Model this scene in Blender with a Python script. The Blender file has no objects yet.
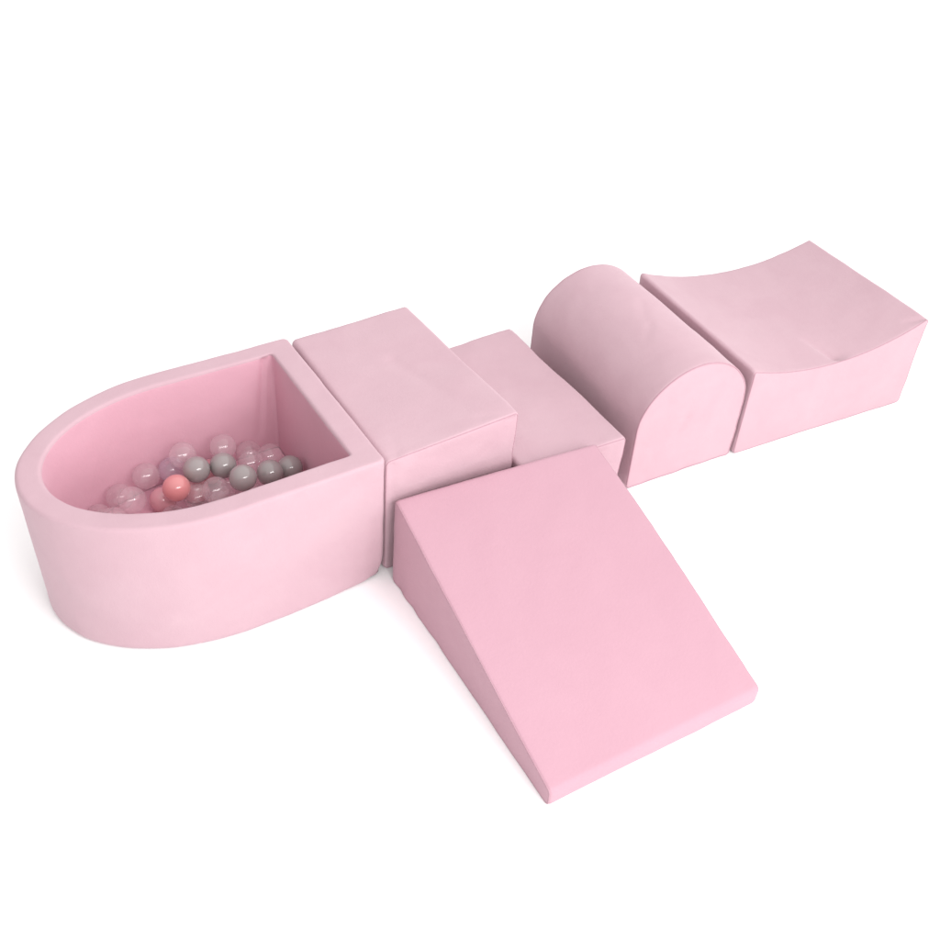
import bpy, bmesh, math, random
from mathutils import Vector, noise

U = 0.57                     # metres per modelling unit (one block depth)
SC = bpy.context.scene
COL = SC.collection

# ------------------------------------------------------------------ materials
def new_mat(name):
    m = bpy.data.materials.new(name)
    m.use_nodes = True
    nt = m.node_tree
    nt.nodes.clear()
    out = nt.nodes.new('ShaderNodeOutputMaterial')
    return m, nt, out

def fabric(name, base, dark, sheen=0.25):
    m, nt, out = new_mat(name)
    N, L = nt.nodes.new, nt.links.new
    b = N('ShaderNodeBsdfPrincipled')
    b.inputs['Roughness'].default_value = 0.85
    b.inputs['Specular IOR Level'].default_value = 0.18
    b.inputs['Sheen Weight'].default_value = sheen
    b.inputs['Sheen Roughness'].default_value = 0.45
    b.inputs['Sheen Tint'].default_value = (1.0, 0.88, 0.92, 1)
    tc = N('ShaderNodeTexCoord')
    # brushed nap: soft cloudy patches where the pile lies another way
    n1 = N('ShaderNodeTexNoise'); n1.inputs['Scale'].default_value = 5.5
    n1.inputs['Detail'].default_value = 3; n1.inputs['Distortion'].default_value = 0.8
    L(tc.outputs['Object'], n1.inputs['Vector'])
    mp = N('ShaderNodeMapping'); mp.inputs['Scale'].default_value = (1, 1, 1)
    mp.inputs['Scale'].default_value = (22, 60, 22); mp.inputs['Rotation'].default_value = (0.3, 0.2, 0.7)
    L(tc.outputs['Object'], mp.inputs['Vector'])
    n2 = N('ShaderNodeTexNoise'); n2.inputs['Scale'].default_value = 1.0; n2.inputs['Detail'].default_value = 4
    L(mp.outputs['Vector'], n2.inputs['Vector'])
    ad = N('ShaderNodeMath'); ad.operation = 'MULTIPLY_ADD'; ad.inputs[1].default_value = 0.3
    L(n2.outputs['Fac'], ad.inputs[0]); L(n1.outputs['Fac'], ad.inputs[2])
    cr = N('ShaderNodeValToRGB')
    cr.color_ramp.elements[0].position = 0.42; cr.color_ramp.elements[0].color = (*dark, 1)
    cr.color_ramp.elements[1].position = 0.90; cr.color_ramp.elements[1].color = (*base, 1)
    L(ad.outputs[0], cr.inputs['Fac']); L(cr.outputs['Color'], b.inputs['Base Color'])
    # short pile
    n3 = N('ShaderNodeTexNoise'); n3.inputs['Scale'].default_value = 420; n3.inputs['Detail'].default_value = 2
    L(tc.outputs['Object'], n3.inputs['Vector'])
    bp = N('ShaderNodeBump'); bp.inputs['Strength'].default_value = 0.25; bp.inputs['Distance'].default_value = 0.0012
    n4 = N('ShaderNodeTexNoise'); n4.inputs['Scale'].default_value = 130; n4.inputs['Detail'].default_value = 3
    L(tc.outputs['Object'], n4.inputs['Vector'])
    b2 = N('ShaderNodeBump'); b2.inputs['Strength'].default_value = 0.22; b2.inputs['Distance'].default_value = 0.0022
    L(n4.outputs['Fac'], b2.inputs['Height']); L(b2.outputs['Normal'], bp.inputs['Normal'])
    L(n3.outputs['Fac'], bp.inputs['Height']); L(bp.outputs['Normal'], b.inputs['Normal'])
    L(b.outputs[0], out.inputs[0])
    return m

def plastic(name, col, rough=0.10, sss=0.0):
    m, nt, out = new_mat(name)
    N, L = nt.nodes.new, nt.links.new
    b = N('ShaderNodeBsdfPrincipled')
    b.inputs['Roughness'].default_value = rough
    b.inputs['Coat Weight'].default_value = 0.4
    b.inputs['Coat Roughness'].default_value = 0.08
    b.inputs['Subsurface Weight'].default_value = sss
    b.inputs['Subsurface Radius'].default_value = (0.02, 0.012, 0.012)
    tc = N('ShaderNodeTexCoord')
    n = N('ShaderNodeTexNoise'); n.inputs['Scale'].default_value = 30; n.inputs['Detail'].default_value = 3
    L(tc.outputs['Object'], n.inputs['Vector'])
    mx = N('ShaderNodeMix'); mx.data_type = 'RGBA'
    mx.inputs['A'].default_value = (*[c * 0.93 for c in col], 1); mx.inputs['B'].default_value = (*col, 1)
    L(n.outputs['Fac'], mx.inputs['Factor']); L(mx.outputs['Result'], b.inputs['Base Color'])
    n2 = N('ShaderNodeTexNoise'); n2.inputs['Scale'].default_value = 45
    L(tc.outputs['Object'], n2.inputs['Vector'])
    bp = N('ShaderNodeBump'); bp.inputs['Strength'].default_value = 0.12; bp.inputs['Distance'].default_value = 0.002
    L(n2.outputs['Fac'], bp.inputs['Height']); L(bp.outputs['Normal'], b.inputs['Normal'])
    L(b.outputs[0], out.inputs[0])
    return m

def clear_plastic(name, tint, veil, amount):
    """thin blown shell: mostly see-through, milky towards its rim, glossy"""
    m, nt, out = new_mat(name)
    N, L = nt.nodes.new, nt.links.new
    tr = N('ShaderNodeBsdfTransparent'); tr.inputs[0].default_value = (*tint, 1)
    df = N('ShaderNodeBsdfDiffuse'); df.inputs[0].default_value = (*veil, 1)
    lw = N('ShaderNodeLayerWeight'); lw.inputs['Blend'].default_value = 0.35
    mr = N('ShaderNodeMapRange'); mr.inputs['To Min'].default_value = amount; mr.inputs['To Max'].default_value = min(1, amount * 3.2)
    L(lw.outputs['Facing'], mr.inputs['Value'])
    m1 = N('ShaderNodeMixShader')
    L(mr.outputs['Result'], m1.inputs[0]); L(tr.outputs[0], m1.inputs[1]); L(df.outputs[0], m1.inputs[2])
    gl = N('ShaderNodeBsdfGlossy'); gl.inputs['Roughness'].default_value = 0.06
    fr = N('ShaderNodeMapRange'); fr.inputs['To Min'].default_value = 0.06; fr.inputs['To Max'].default_value = 0.30
    pw = N('ShaderNodeMath'); pw.operation = 'POWER'; pw.inputs[1].default_value = 3.0
    L(lw.outputs['Facing'], pw.inputs[0]); L(pw.outputs[0], fr.inputs['Value'])
    tc = N('ShaderNodeTexCoord')
    n2 = N('ShaderNodeTexNoise'); n2.inputs['Scale'].default_value = 40
    L(tc.outputs['Object'], n2.inputs['Vector'])
    bp = N('ShaderNodeBump'); bp.inputs['Strength'].default_value = 0.05; bp.inputs['Distance'].default_value = 0.002
    L(n2.outputs['Fac'], bp.inputs['Height']); L(bp.outputs['Normal'], gl.inputs['Normal'])
    m2 = N('ShaderNodeMixShader')
    L(fr.outputs[0], m2.inputs[0]); L(m1.outputs[0], m2.inputs[1]); L(gl.outputs[0], m2.inputs[2])
    L(m2.outputs[0], out.inputs[0])
    return m

PINK = (0.535, 0.368, 0.414); PINK_D = (0.510, 0.340, 0.388)
PINK_S = (0.490, 0.290, 0.348); PINK_SD = (0.478, 0.279, 0.337)
PINK_BOUNCE = (0.680, 0.395, 0.475); PINK_BOUNCE_D = (0.655, 0.372, 0.450)  # pit interior pink, brightened in place of light bounced between its walls
M_PINK = fabric('pink velour', PINK, PINK_D)
M_SLIDE = fabric('smooth deeper pink cover', PINK_S, PINK_SD, 0.25)
M_PIT_BOUNCE = fabric('pink pit inside with painted bounce light', PINK_BOUNCE, PINK_BOUNCE_D, 0.1)
M_PIT = fabric('pink velour on the pit', PINK, PINK_D)
M_SEAM = fabric('pink seam thread', (0.47, 0.29, 0.34), (0.44, 0.26, 0.31))
M_GREY = plastic('grey ball plastic', (0.32, 0.284, 0.282))
M_CORAL = plastic('coral ball plastic', (0.66, 0.255, 0.26), 0.10, 0.15)
M_ROSE = plastic('rose ball plastic', (0.66, 0.33, 0.37), 0.2, 0.15)
M_CLEAR = clear_plastic('clear ball plastic', (0.992, 0.980, 0.985), (0.88, 0.72, 0.76), 0.085)
M_LILAC = clear_plastic('lilac clear ball plastic', (0.98, 0.965, 0.99), (0.80, 0.68, 0.78), 0.13)

# ------------------------------------------------------------------ geometry helpers
def link(name, me, mat, parent=None):
    o = bpy.data.objects.new(name, me)
    COL.objects.link(o)
    me.materials.append(mat)
    if parent: o.parent = parent
    return o

def tag(o, label, cat, group=None):
    o['label'] = label; o['category'] = cat
    if group: o['group'] = group
    return o

def empty(name, loc, rz):
    o = bpy.data.objects.new(name, None); COL.objects.link(o)
    o.empty_display_size = 0.1
    o.location = loc; o.rotation_euler = (0, 0, rz)
    return o

def resample(poly, step):
    out = []
    n = len(poly)
    for i in range(n):
        a, b = Vector(poly[i]), Vector(poly[(i + 1) % n])
        k = max(1, int(math.ceil((b - a).length / step)))
        for j in range(k): out.append(a.lerp(b, j / k))
    return out

def round_poly(pts, rad, seg=7):
    out = []; n = len(pts)
    for i in range(n):
        p = Vector(pts[i]); a = Vector(pts[i - 1]); b = Vector(pts[(i + 1) % n])
        r = rad[i] if isinstance(rad, (list, tuple)) else rad
        u = (a - p).normalized(); v = (b - p).normalized()
        if r <= 0: out.append(p); continue
        ang = math.acos(max(-1, min(1, u.dot(v))))
        if ang > math.radians(165): out.append(p); continue
        t = min(r / math.tan(ang / 2), 0.45 * (a - p).length, 0.45 * (b - p).length)
        r = t * math.tan(ang / 2)
        c = p + (u + v).normalized() * (r / math.sin(ang / 2))
        s, e = p + u * t - c, p + v * t - c
        a0 = math.atan2(s.y, s.x); a1 = math.atan2(e.y, e.x)
        d = (a1 - a0 + math.pi) % (2 * math.pi) - math.pi
        for k in range(seg + 1):
            th = a0 + d * k / seg
            out.append(c + Vector((math.cos(th), math.sin(th))) * r)
    return out

def normals2(poly):
    """inward normals of a counter-clockwise outline"""
    n = len(poly); res = []
    for i in range(n):
        t = (poly[(i + 1) % n] - poly[i - 1]).normalized()
        res.append(Vector((-t.y, t.x)))
    return res

def prism(outline, length, rcap, axis, step=0.016, ncap=24):
    """soft padded prism: closed CCW outline swept along an axis with rounded end caps.
    Returns bmesh plus the vertex rings of both end seams."""
    poly = resample(outline, step)
    nin = normals2(poly); n = len(poly)
    cen = sum(poly, Vector((0, 0))) / n
    rings = []      # (2d points, c)
    K = 5
    def inset(d): return [poly[i] + nin[i] * d for i in range(n)]
    edge = inset(rcap)
    for k in range(ncap - 1):
        f = (k + 1) / ncap
        rings.append(([cen.lerp(p, f) for p in edge], 0.0))
    seam = []
    for k in range(K + 1):
        th = math.pi / 2 * k / K
        rings.append((inset(rcap * (1 - math.sin(th))), rcap * (1 - math.cos(th))))
        if k == 2: seam.append(len(rings) - 1)
    m = max(2, int((length - 2 * rcap) / step))
    for k in range(1, m): rings.append((poly, rcap + (length - 2 * rcap) * k / m))
    for k in range(K + 1):
        th = math.pi / 2 * (1 - k / K)
        rings.append((inset(rcap * (1 - math.sin(th))), length - rcap * (1 - math.cos(th))))
        if k == 3: seam.append(len(rings) - 1)
    for k in range(ncap - 1):
        f = 1 - (k + 1) / ncap
        rings.append(([cen.lerp(p, f) for p in edge], length))
    bm = bmesh.new()
    def co(p, c): return (p.x, c, p.y) if axis == 'Y' else (c, p.x, p.y)
    V = [[bm.verts.new(co(p, c)) for p in pts] for pts, c in rings]
    a = bm.verts.new(co(cen, 0)); b = bm.verts.new(co(cen, length))
    for i in range(len(V) - 1):
        for j in range(n):
            bm.faces.new((V[i][j], V[i][(j + 1) % n], V[i + 1][(j + 1) % n], V[i + 1][j]))
    for j in range(n):
        bm.faces.new((a, V[0][(j + 1) % n], V[0][j])); bm.faces.new((b, V[-1][j], V[-1][(j + 1) % n]))
    bmesh.ops.recalc_face_normals(bm, faces=bm.faces)
    return bm, [V[s] for s in seam]

def warp(bm, size, deltas):
    """pull the eight corners of the soft block a little, as the real, hand-sewn ones are"""
    w, d, h = size
    for v in bm.verts:
        x, y, z = v.co
        fx = max(0, min(1, x / w)); fy = max(0, min(1, y / d)); fz = max(0, min(1, z / h))
        for k, dl in deltas.items():
            wt = (fx if k[2] == 'r' else 1 - fx) * (fy if k[1] == 'b' else 1 - fy) * (fz if k[0] == 't' else 1 - fz)
            v.co += Vector(dl) * wt

def soften(bm, seed, amp=(0.0045, 0.0014, 0.0005), freq=(3.2, 9.0, 26.0), creases=(), bulge=None, ends=None, pucker=.0024):
    bm.normal_update()
    cn = []
    for A, B, w, dep in creases:              # a crease stays on the face it lies on
        mid = (Vector(A) + Vector(B)) / 2
        cn.append(min(bm.verts, key=lambda v: (v.co - mid).length_squared).normal.copy())
    off = Vector((seed * 13.7, seed * 7.1, seed * 3.3))
    moves = []
    for v in bm.verts:
        p = v.co; d = 0.0
        for a, f in zip(amp, freq): d += a * noise.noise(p * f + off)
        for (A, B, w, dep), nn in zip(creases, cn):
            wt = max(0.0, min(1.0, (v.normal.dot(nn) - 0.3) / 0.5))
            if wt == 0: continue
            A_, B_ = Vector(A), Vector(B); ab = B_ - A_
            t = max(0.0, min(1.0, (p - A_).dot(ab) / ab.length_squared))
            dist = (p - A_.lerp(B_, t)).length
            if dist < 3 * w: d -= wt * dep * math.exp(-(dist / w) ** 2) * (1 - 0.75 * t)
        if ends:                                  # gathers where the cover is sewn to its end panels
            e = min(abs(p[ends[0]]), abs(p[ends[0]] - ends[1]))
            if e < .12: d += pucker * noise.noise(p * 15 + off * 2) * math.exp(-e / .035)
        if bulge: d += bulge(p, v.normal)
        moves.append(v.normal * d)
    for v, m in zip(bm.verts, moves):
        v.co += m
        if v.co.z < 0.004: v.co.z = 0.004

def tube(ring, r, closed=True, sides=6):
    """thread / piping along a list of points"""
    bm = bmesh.new(); n = len(ring); prev = []
    rows = []
    for i in range(n):
        p = ring[i]
        t = (ring[(i + 1) % n] - ring[i - 1]).normalized() if closed else (ring[min(i + 1, n - 1)] - ring[max(i - 1, 0)]).normalized()
        up = Vector((0, 0, 1)) if abs(t.z) < 0.8 else Vector((0, 1, 0))
        if abs(t.z) < 0.8 and abs(t.y) < 0.2 and False: up = Vector((0, 1, 0))
        s = t.cross(Vector((0.13, 0.97, 0.2))).normalized(); q = t.cross(s)
        rows.append([bm.verts.new(p + (s * math.cos(a) + q * math.sin(a)) * r) for a in [2 * math.pi * k / sides for k in range(sides)]])
    for i in range(n if closed else n - 1):
        A, B = rows[i], rows[(i + 1) % n]
        for k in range(sides): bm.faces.new((A[k], A[(k + 1) % sides], B[(k + 1) % sides], B[k]))
    bmesh.ops.recalc_face_normals(bm, faces=bm.faces)
    return bm

def to_mesh(bm, name):
    bmesh.ops.scale(bm, vec=(U, U, U), verts=bm.verts)
    for f in bm.faces: f.smooth = True
    me = bpy.data.meshes.new(name); bm.to_mesh(me); bm.free()
    return me

def block(name, x, y, a, bm, seams, mat, which=(0, 1), seam_r=0.0024):
    root = empty(name, (x * U, y * U, 0), a)
    rings = [[v.co.copy() for v in s] for s in seams]
    link('cushion_body', to_mesh(bm, name), mat, root)
    for i in which:
        link('seam', to_mesh(tube(rings[i], seam_r), 'seam'), M_SEAM, root)
    return root

# ------------------------------------------------------------------ the five soft blocks
# tall rectangular step
w, d, h = 0.6468, 0.9946, 0.6616
bm, sm = prism(round_poly([(0, 0), (w, 0), (w, h), (0, h)], [0.026, 0.026, 0.019, 0.026]), d, 0.012, 'Y')
warp(bm, (w, d, h), dict(tbl=(.004, -.0119, -.0038), tbr=(-.0087, .0106, .005), tfr=(.0153, .0050, .0200), tfl=(-.0055, -.0029, -.0067), bfl=(-.005, .0051, 0)))
soften(bm, 1, ends=(1, d), amp=(.006, .0016, .0005), creases=[
    ((w - .01, .012, h), (w - .17, .06, h), .012, .016), ((w - .01, .010, h), (w - .15, .022, h), .010, .014),
    ((w * .55, .62, h), (w * .74, .16, h), .035, .007), ((.03, .0, h * .95), (.035, .0, .05), .012, .006),
    ((.06, .02, h), (.1, .16, h), .02, .004)])
o = block('step_block', .0150, .0470, .026, bm, sm, M_PINK)
tag(o, 'tall pink rectangular foam block standing between the ball pit and the low step', 'foam block', None)

# low step
w, d, h = 0.5769, 1.0171, 0.387
bm, sm = prism(round_poly([(0, 0), (w, 0), (w, h), (0, h)], [0.026, 0.026, 0.022, 0.022]), d, 0.014, 'Y')
warp(bm, (w, d, h), dict(tbr=(-.0065, .0047, .0004), tfr=(.0017, -.018, -.0005)))
soften(bm, 2, ends=(1, d), amp=(.008, .0022, .0006), freq=(3.0, 7.5, 26), creases=[((.1, d, h), (.33, d - .01, h), .06, .012), ((w, d, h), (w - .1, d - .02, h), .03, .008)])
o = block('step_block', .69, -.002, .014, bm, sm, M_PINK)
tag(o, 'lowest pink foam step, tucked behind the slide and before the arched block', 'foam block')

# arched block (tunnel-top bolster)
w, d, h, hs, ex = 0.676, 0.9955, 0.6871, 0.377, 1.937
arc = []
for k in range(41):
    t = math.pi * k / 40
    c, s = math.cos(t), math.sin(t)
    arc.append((w / 2 + w / 2 * math.copysign(abs(c) ** (2 / ex), c) - .0116 * hs, hs + (h - hs) * s ** (2 / ex)))
bm, sm = prism(round_poly([(0, 0), (w - .006, 0)] + arc, [0.025, 0.025] + [0] * 41), d, 0.012, 'Y')
soften(bm, 3, ends=(1, d), amp=(.006, .0016, .0006), creases=[
    ((.30, .0, .36), (.24, .0, .25), .035, .008), ((.5, .0, .18), (.40, .0, .10), .045, .006),
    ((.38, .60, h), (.28, .42, h), .025, .004), ((.30, .40, h), (.20, .30, h - .03), .02, .004)])
o = block('arch_block', 1.3485, .0083, -.0283, bm, sm, M_PINK, seam_r=.0042)
tag(o, 'pink foam block with a rounded arched top, beside the low step', 'foam block')

# block with a hollow, dished top
w, d, h, sag = 1.2417, 0.9955, 0.5575, 0.1135
R = (w * w / 4 + sag * sag) / (2 * sag)
top = [(w * k / 24, h - sag + R - math.sqrt(R * R - (w * k / 24 - w / 2) ** 2)) for k in range(24, -1, -1)]
bm, sm = prism(round_poly([(0, 0), (w, 0)] + top, [0.022, 0.022, 0.020] + [0] * 23 + [0.020]), d, 0.011, 'Y')
warp(bm, (w, d, h), dict(tbl=(-.0077, .0119, .0068), tbr=(.0075, -.0154, -.0107), tfr=(-.0023, .0085, .0071), tfl=(-.0002, -.0042, -.0044), bfl=(.0141, .0039, 0), bfr=(-.0154, -.0126, 0)))
zt = h - sag
soften(bm, 4, ends=(1, d), amp=(.0045, .0016, .0006), creases=[
    ((w * .50, .05, zt), (w * .47, .24, zt), .024, .020), ((w * .525, .06, zt), (w * .50, .2, zt), .05, .016),
    ((w - .01, .02, h - .005), (w - .11, .07, h - .035), .016, .016),
    ((.02, .0, h - .02), (.10, .0, h - .03), .016, .006)])
o = block('dished_block', 2.028, -.0209, -.0386, bm, sm, M_PINK, seam_r=.0026)
tag(o, 'long pink foam block with a concave dished top at the far end of the row', 'foam block')

# slide wedge: outline in (y, z), swept along x ; y runs from the low edge (0) to the high back (D)
W, D, h, t = 1.0348, 1.2735, 0.4762, 0.102
slope = [(D + (0 - D) * k / 16, h + (t - h) * k / 16 + 0.012 * math.sin(math.pi * k / 16)) for k in range(17)]
bm, sm = prism(round_poly([(0, 0), (D, 0)] + slope, [0.022, 0.026, 0.020] + [0] * 15 + [0.026]), W, 0.012, 'X')
warp(bm, (W, D, h), dict(tbl=(.0064, .0371, -.0115), tbr=(-.0050, .010, -.0382), bbl=(-.0159, -.0003, 0), bfl=(.0100, -.0080, 0), tfl=(-.0095, -.0120, -.0230), tfr=(-.0023, .0047, -.0180), bfr=(-.0066, -.0076, 0)))
rip = [((.0, D - .075, .012), (.0, D - .09, .11), .026, .008), ((.0, D - .19, .012), (.0, D - .22, .07), .030, .006), ((.0, D - .40, .01), (.0, D - .42, .06), .04, .004)]
soften(bm, 5, ends=(0, W), pucker=.0018, amp=(.005, .0014, .0004), freq=(2.6, 8, 26), creases=rip + [((.05, D - .01, h), (.5, D - .012, h), .05, -.004), ((.0, D * .62, h * .55), (.0, D * .45, h * .40), .05, .005)])
o = block('slide_wedge', .0247, -.0163 - D - .004, -.0075, bm, sm, M_SLIDE, seam_r=.0026)
tag(o, 'pink foam slide wedge sloping down to the floor in front of the two steps', 'foam slide')

# ------------------------------------------------------------------ ball pit
px, pd, ph, pt, ptr, pr, pe, pbi = -1.334, 1.0002, 0.6968, 0.10, 0.1159, 0.690, 2.0, 0.004
PAD = 0.15
def d_outline(off, right, rc):
    """D shaped outline from the front right corner, counter-clockwise, same count for any inset"""
    pts = []
    def corner(cx, cy, a0):
        for k in range(9):
            a = a0 + math.pi / 2 * k / 8
            pts.append(Vector((cx + rc * math.cos(a), cy + rc * math.sin(a))))
    corner(-right - rc, off + rc, -math.pi / 2)
    y0, y1 = off + rc, pd - off - rc
    for k in range(1, 60): pts.append(Vector((-right, y0 + (y1 - y0) * k / 60)))
    corner(-right - rc, pd - off - rc, 0)
    xc = px + pr; x0 = -right - rc
    for k in range(1, 44): pts.append(Vector((x0 + (xc - x0) * k / 44, pd - off)))
    for k in range(121):
        th = math.pi / 2 + math.pi * k / 120
        c, s = math.cos(th), math.sin(th)
        pts.append(Vector((xc + (pr - off) * math.copysign(abs(c) ** (2 / pe), c), pd / 2 + (pd / 2 - off) * math.copysign(abs(s) ** (2 / pe), s))))
    for k in range(1, 44): pts.append(Vector((xc + (x0 - xc) * k / 44, off)))
    return pts
O = d_outline(0, 0, 0.026); I = d_outline(pt, ptr, 0.014)
bm = bmesh.new(); n = len(O); rows = []
prof = []          # (fraction from outer to inner, z)
rb, rt = 0.022, 0.017
for k in range(6):
    a = math.pi / 2 * k / 5
    prof.append(('o', pbi + rb * (1 - math.sin(a)), rb * (1 - math.cos(a)) + .004))
for k in range(1, 34):
    z = rb + (ph - rb - rt) * k / 34
    prof.append(('o', pbi * (1 - z / ph) ** 1.5, z))
for k in range(7):
    a = math.pi / 2 * k / 6
    prof.append(('o', rt * (1 - math.cos(a)), ph - rt + rt * math.sin(a)))
for k in range(1, 7): prof.append(('t', k / 7, ph))
for k in range(7):
    a = math.pi / 2 * (1 - k / 6)
    prof.append(('i', rt * (1 - math.cos(a)), ph - rt + rt * math.sin(a)))
for k in range(1, 30): prof.append(('i', 0, ph - rt - (ph - rt - PAD + .03) * k / 29))
for kind, q, z in prof:
    row = []
    for i in range(n):
        a, b = O[i], I[i]; u = (b - a).normalized()
        if kind == 'o': p = a + u * q
        elif kind == 'i': p = b - u * q
        else: p = (a + u * rt).lerp(b - u * rt, q)
        row.append(bm.verts.new((p.x, p.y, z)))
    rows.append(row)
m = len(rows)
part_of = bm.faces.layers.int.new('inner_side')
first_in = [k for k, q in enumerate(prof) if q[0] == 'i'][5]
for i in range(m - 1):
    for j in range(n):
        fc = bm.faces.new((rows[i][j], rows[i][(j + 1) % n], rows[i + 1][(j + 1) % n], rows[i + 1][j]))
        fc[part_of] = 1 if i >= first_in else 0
for j in range(n):
    bm.faces.new((rows[-1][j], rows[-1][(j + 1) % n], rows[0][(j + 1) % n], rows[0][j]))
bmesh.ops.recalc_face_normals(bm, faces=bm.faces)
def pit_bulge(p, nrm):
    k = 0.0
    if nrm.y < -.2 and p.y < .3: k += (0.020 * math.exp(-((p.x + .48) / .28) ** 2) + 0.008 * math.exp(-((p.x + 1.0) / .22) ** 2)) * (1 - p.z / ph)
    k -= 0.026 * math.exp(-((p - Vector((0, 0, 0))).length / .07) ** 2)
    return k
outer_ring = rows[6 + 33 - 1 + 4]
soften(bm, 6, amp=(.003, .0016, .0005), creases=[
    ((-.155, .9, .67), (-.21, .9, .25), .016, .016), ((-.125, .9, .69), (-.15, .9, .3), .010, .010),
    ((-.35, .0, .50), (-.75, .02, .22), .07, .006), ((-.12, .0, .62), (-.45, .0, .40), .05, .006),
    ((-.04, .0, .35), (-.05, .0, .05), .03, .006), ((-1.30, .35, .30), (-1.2, .2, .12), .06, .006)], bulge=pit_bulge)
pit = empty('ball_pit', (0, .0168 * U, 0), .0351)
ring = [v.co.copy() for v in outer_ring]
bm2 = bm.copy()
bmesh.ops.delete(bm, geom=[f for f in bm.faces if f[part_of] == 1], context='FACES')
bmesh.ops.delete(bm2, geom=[f for f in bm2.faces if f[bm2.faces.layers.int['inner_side']] == 0], context='FACES')
link('pit_wall', to_mesh(bm, 'pit_wall'), M_PIT, pit)
link('inner_wall', to_mesh(bm2, 'inner_wall'), M_PIT_BOUNCE, pit)  # inside of the wall, split off to carry the painted bounce light
bm = bmesh.new(); J = d_outline(pt + .004, ptr + .004, .014)
cen = Vector((-.55, .5)); prev = None
for k in range(14):
    f = 1 - k / 14
    row = [bm.verts.new((*(cen + (p - cen) * f), PAD - .0 - .012 * max(0, 1 - k) - .004 * math.sin(k))) for p in J]
    if prev:
        for j in range(n): bm.faces.new((prev[j], prev[(j + 1) % n], row[(j + 1) % n], row[j]))
    prev = row
c = bm.verts.new((cen.x, cen.y, PAD))
for j in range(n): bm.faces.new((prev[j], prev[(j + 1) % n], c))
bmesh.ops.recalc_face_normals(bm, faces=bm.faces)
link('floor_cushion', to_mesh(bm, 'floor_cushion'), M_PIT_BOUNCE, pit)
tag(pit, 'deep pink D-shaped foam ball pit filled with plastic balls at the left end', 'ball pit')

# ------------------------------------------------------------------ balls
RB = 0.0603 * U
def ball_mesh(name, mat):
    b = bmesh.new()
    bmesh.ops.create_uvsphere(b, u_segments=40, v_segments=24, radius=RB)
    for v in b.verts:                       # moulding line round the equator
        k = v.co.z / RB
        v.co *= 1 + 0.006 * math.exp(-(k / 0.05) ** 2) + 0.006 * noise.noise(v.co / RB * 1.3)
    for f in b.faces: f.smooth = True
    me = bpy.data.meshes.new(name); b.to_mesh(me); b.free(); me.materials.append(mat)
    return me
B_ME = {k: ball_mesh(k + '_ball', m) for k, m in dict(grey=M_GREY, coral=M_CORAL, rose=M_ROSE, clear=M_CLEAR, lilac=M_LILAC).items()}
rng = random.Random(7)
def ball(kind, p, label, group='plastic balls in the pit'):
    o = bpy.data.objects.new('plastic_ball', B_ME[kind]); COL.objects.link(o)
    o.location = Vector(p) * U
    o.rotation_euler = [rng.uniform(0, 6.28) for _ in range(3)]
    tag(o, label, 'ball', group)
ball('clear', (-.812, .813, .280), 'clear pink ball left of the coral ball, against the curved wall')
ball('clear', (-.642, .793, .357), 'clear ball just behind the leftmost grey ball')
ball('clear', (-.453, .801, .330), 'topmost clear ball, behind the second grey ball from the left')
ball('clear', (-.325, .828, .225), 'clear ball by the back wall, right of the topmost clear ball')
ball('clear', (-.914, .662, .300), 'clear mauve ball at the front rim, nearest to the curved end')
ball('clear', (-.947, .765, .245), 'clear ball farthest left, half behind another clear ball at the rim')
ball('lilac', (-.691, .833, .254), 'pale lilac clear ball behind the bright coral ball')
ball('clear', (-.580, .526, .338), 'clear ball at the front rim between the coral ball and the grey balls')
ball('clear', (-.646, .596, .264), 'clear ball at the front rim right beside the coral ball')
ball('clear', (-.362, .690, .285), 'clear ball in the gap between the second and fourth grey balls')
ball('clear', (-.255, .734, .253), 'clear ball behind the two grey balls nearest the straight end wall')
ball('grey', (-.617, .675, .354), 'leftmost opaque grey ball, next to the coral ball')
ball('grey', (-.496, .677, .330), 'second grey ball from the left, under the topmost clear ball')
ball('grey', (-.466, .486, .398), 'middle one of the five grey balls, low at the front rim')
ball('grey', (-.321, .552, .320), 'fourth grey ball from the left, overlapping the last grey one')
ball('grey', (-.213, .587, .279), 'rightmost grey ball, in the shade of the straight end wall')
ball('coral', (-.731, .600, .350), 'bright opaque coral pink ball in front of the pale lilac ball')
ball('rose', (-.777, .702, .211), 'rose ball mostly hidden, lower left of the bright coral ball')
ball('rose', (-.626, .702, .210), 'rose ball mostly hidden under the leftmost grey ball')
hidden = [(-1.19, .447, .21), (-1.096, .583, .21), (-.682, .477, .21), (-.414, .44, .21), (-.682, .285, .21), (-.263, .264, .21), (-.276, .457, .21), (-.363, .168, .21), (-.481, .307, .21), (-.525, .794, .21), (-.537, .589, .21), (-.947, .32, .21), (-.535, .447, .21), (-.814, .191, .21), (-.412, .561, .21), (-1.076, .29, .21), (-.792, .432, .21), (-.561, .207, .21), (-.768, .566, .21), (-1.057, .713, .21), (-.959, .499, .21), (-1.067, .421, .21), (-.462, .691, .21), (-.807, .313, .21), (-.668, .157, .21), (-.186, .173, .21), (-.192, .362, .21), (-.984, .62, .21), (-.94, .199, .21), (-.308, .616, .21), (-.36, .33, .21), (-.989, .438, .31), (-1.107, .44, .32), (-.201, .304, .32), (-.607, .408, .3), (-.47, .209, .29), (-.347, .213, .32), (-.769, .255, .31), (-.49, .37, .31), (-.364, .375, .32), (-.807, .373, .32), (-.58, .186, .33), (-.986, .256, .31), (-1.021, .555, .31)]
kinds = ['clear', 'rose', 'grey', 'coral', 'clear']
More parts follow.
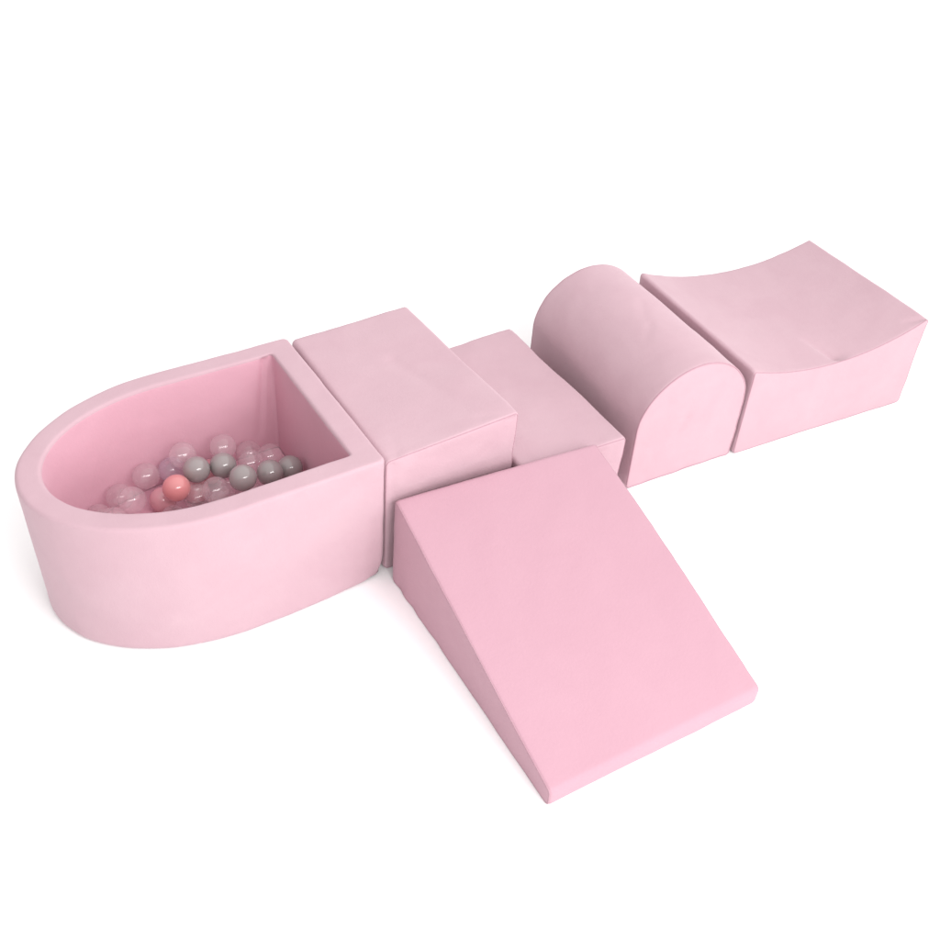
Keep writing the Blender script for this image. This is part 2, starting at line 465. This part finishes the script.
for i, p in enumerate(hidden):
    ball(kinds[(i * 7 + 3) % 5] if p[1] < .4 else ('rose' if i == 9 else 'clear'), p, 'plastic ball in the bottom of the pit, buried under the others', 'balls buried in the bottom of the pit')

# ------------------------------------------------------------------ floor, light, camera
m, nt, out = new_mat('white studio floor')
b = nt.nodes.new('ShaderNodeBsdfPrincipled'); b.inputs['Roughness'].default_value = 0.9
b.inputs['Specular IOR Level'].default_value = 0.1
nz = nt.nodes.new('ShaderNodeTexNoise'); nz.inputs['Scale'].default_value = 3
tc = nt.nodes.new('ShaderNodeTexCoord'); nt.links.new(tc.outputs['Object'], nz.inputs['Vector'])
mx = nt.nodes.new('ShaderNodeMix'); mx.data_type = 'RGBA'
mx.inputs['A'].default_value = (.94, .94, .94, 1); mx.inputs['B'].default_value = (.96, .96, .96, 1)
nt.links.new(nz.outputs['Fac'], mx.inputs['Factor']); nt.links.new(mx.outputs['Result'], b.inputs['Base Color'])
nt.links.new(b.outputs[0], out.inputs[0])
bm = bmesh.new(); bmesh.ops.create_grid(bm, x_segments=1, y_segments=1, size=30)
me = bpy.data.meshes.new('floor'); bm.to_mesh(me); bm.free()
fl = link('floor', me, m); fl['kind'] = 'structure'

w = bpy.data.worlds.new('World'); SC.world = w; w.use_nodes = True
bg = w.node_tree.nodes['Background']
wn, wl = w.node_tree.nodes, w.node_tree.links
wt = wn.new('ShaderNodeTexCoord'); wd = wn.new('ShaderNodeVectorMath'); wd.operation = 'DOT_PRODUCT'
wd.inputs[1].default_value = (0.80, -0.45, 0.40)       # unseen gradient, added to dim the light from the left
wm = wn.new('ShaderNodeMapRange'); wm.inputs['From Min'].default_value = -0.7; wm.inputs['From Max'].default_value = 0.9
wm.inputs['To Min'].default_value = 0.54; wm.inputs['To Max'].default_value = 1.66
wl.new(wt.outputs['Generated'], wd.inputs[0]); wl.new(wd.outputs['Value'], wm.inputs['Value'])
wl.new(wm.outputs['Result'], bg.inputs[1])
bg.inputs[0].default_value = (1.0, 0.985, 0.98, 1)

def area(name, loc, target, sx, sy, watts, col):
    ld = bpy.data.lights.new(name, 'AREA'); ld.shape = 'RECTANGLE'; ld.size = sx; ld.size_y = sy
    ld.energy = watts; ld.color = col
    o = bpy.data.objects.new(name, ld); COL.objects.link(o); o.location = loc
    o.rotation_euler = (Vector(target) - Vector(loc)).to_track_quat('-Z', 'Y').to_euler()
    return o
area('softbox', (0.75, -3.25, 2.15), (0.2, 0.2, 0.25), 2.4, 2.0, 70, (1, .985, .975))
area('highlight_strip', (0.05, -3.05, 3.2), (0.1, 0.2, 0.2), 2.5, 0.5, 54, (1, .985, .975))  # unseen strip lamp, added to sharpen the window streaks on the balls

cam = bpy.data.cameras.new('camera'); co = bpy.data.objects.new('camera', cam); COL.objects.link(co)
yaw, pit_, roll = -.5882, .684, .0932
f = Vector((math.sin(-yaw) * math.cos(pit_), math.cos(yaw) * math.cos(pit_), -math.sin(pit_)))
Rv = Vector((math.cos(yaw), math.sin(yaw), 0)); Uv = Rv.cross(f)
R2 = Rv * math.cos(roll) + Uv * math.sin(roll); U2 = Uv * math.cos(roll) - Rv * math.sin(roll)
from mathutils import Matrix
M = Matrix((R2, U2, -f)).transposed().to_4x4()
M.translation = Vector((-1.4555, -2.9106, 3.5401)) * U
co.matrix_world = M
cam.sensor_width = 36; cam.lens = 36 * math.exp(6.9539) / 940
cam.shift_x = (470 - 489.9626) / 940; cam.shift_y = (431.8068 - 470) / 940
cam.clip_start = 0.01; cam.clip_end = 200
SC.camera = co

SC.view_settings.view_transform = 'Standard'; SC.view_settings.look = 'None'
SC.view_settings.exposure = 0; SC.view_settings.gamma = 1
SC.cycles.max_bounces = 12; SC.cycles.transparent_max_bounces = 24
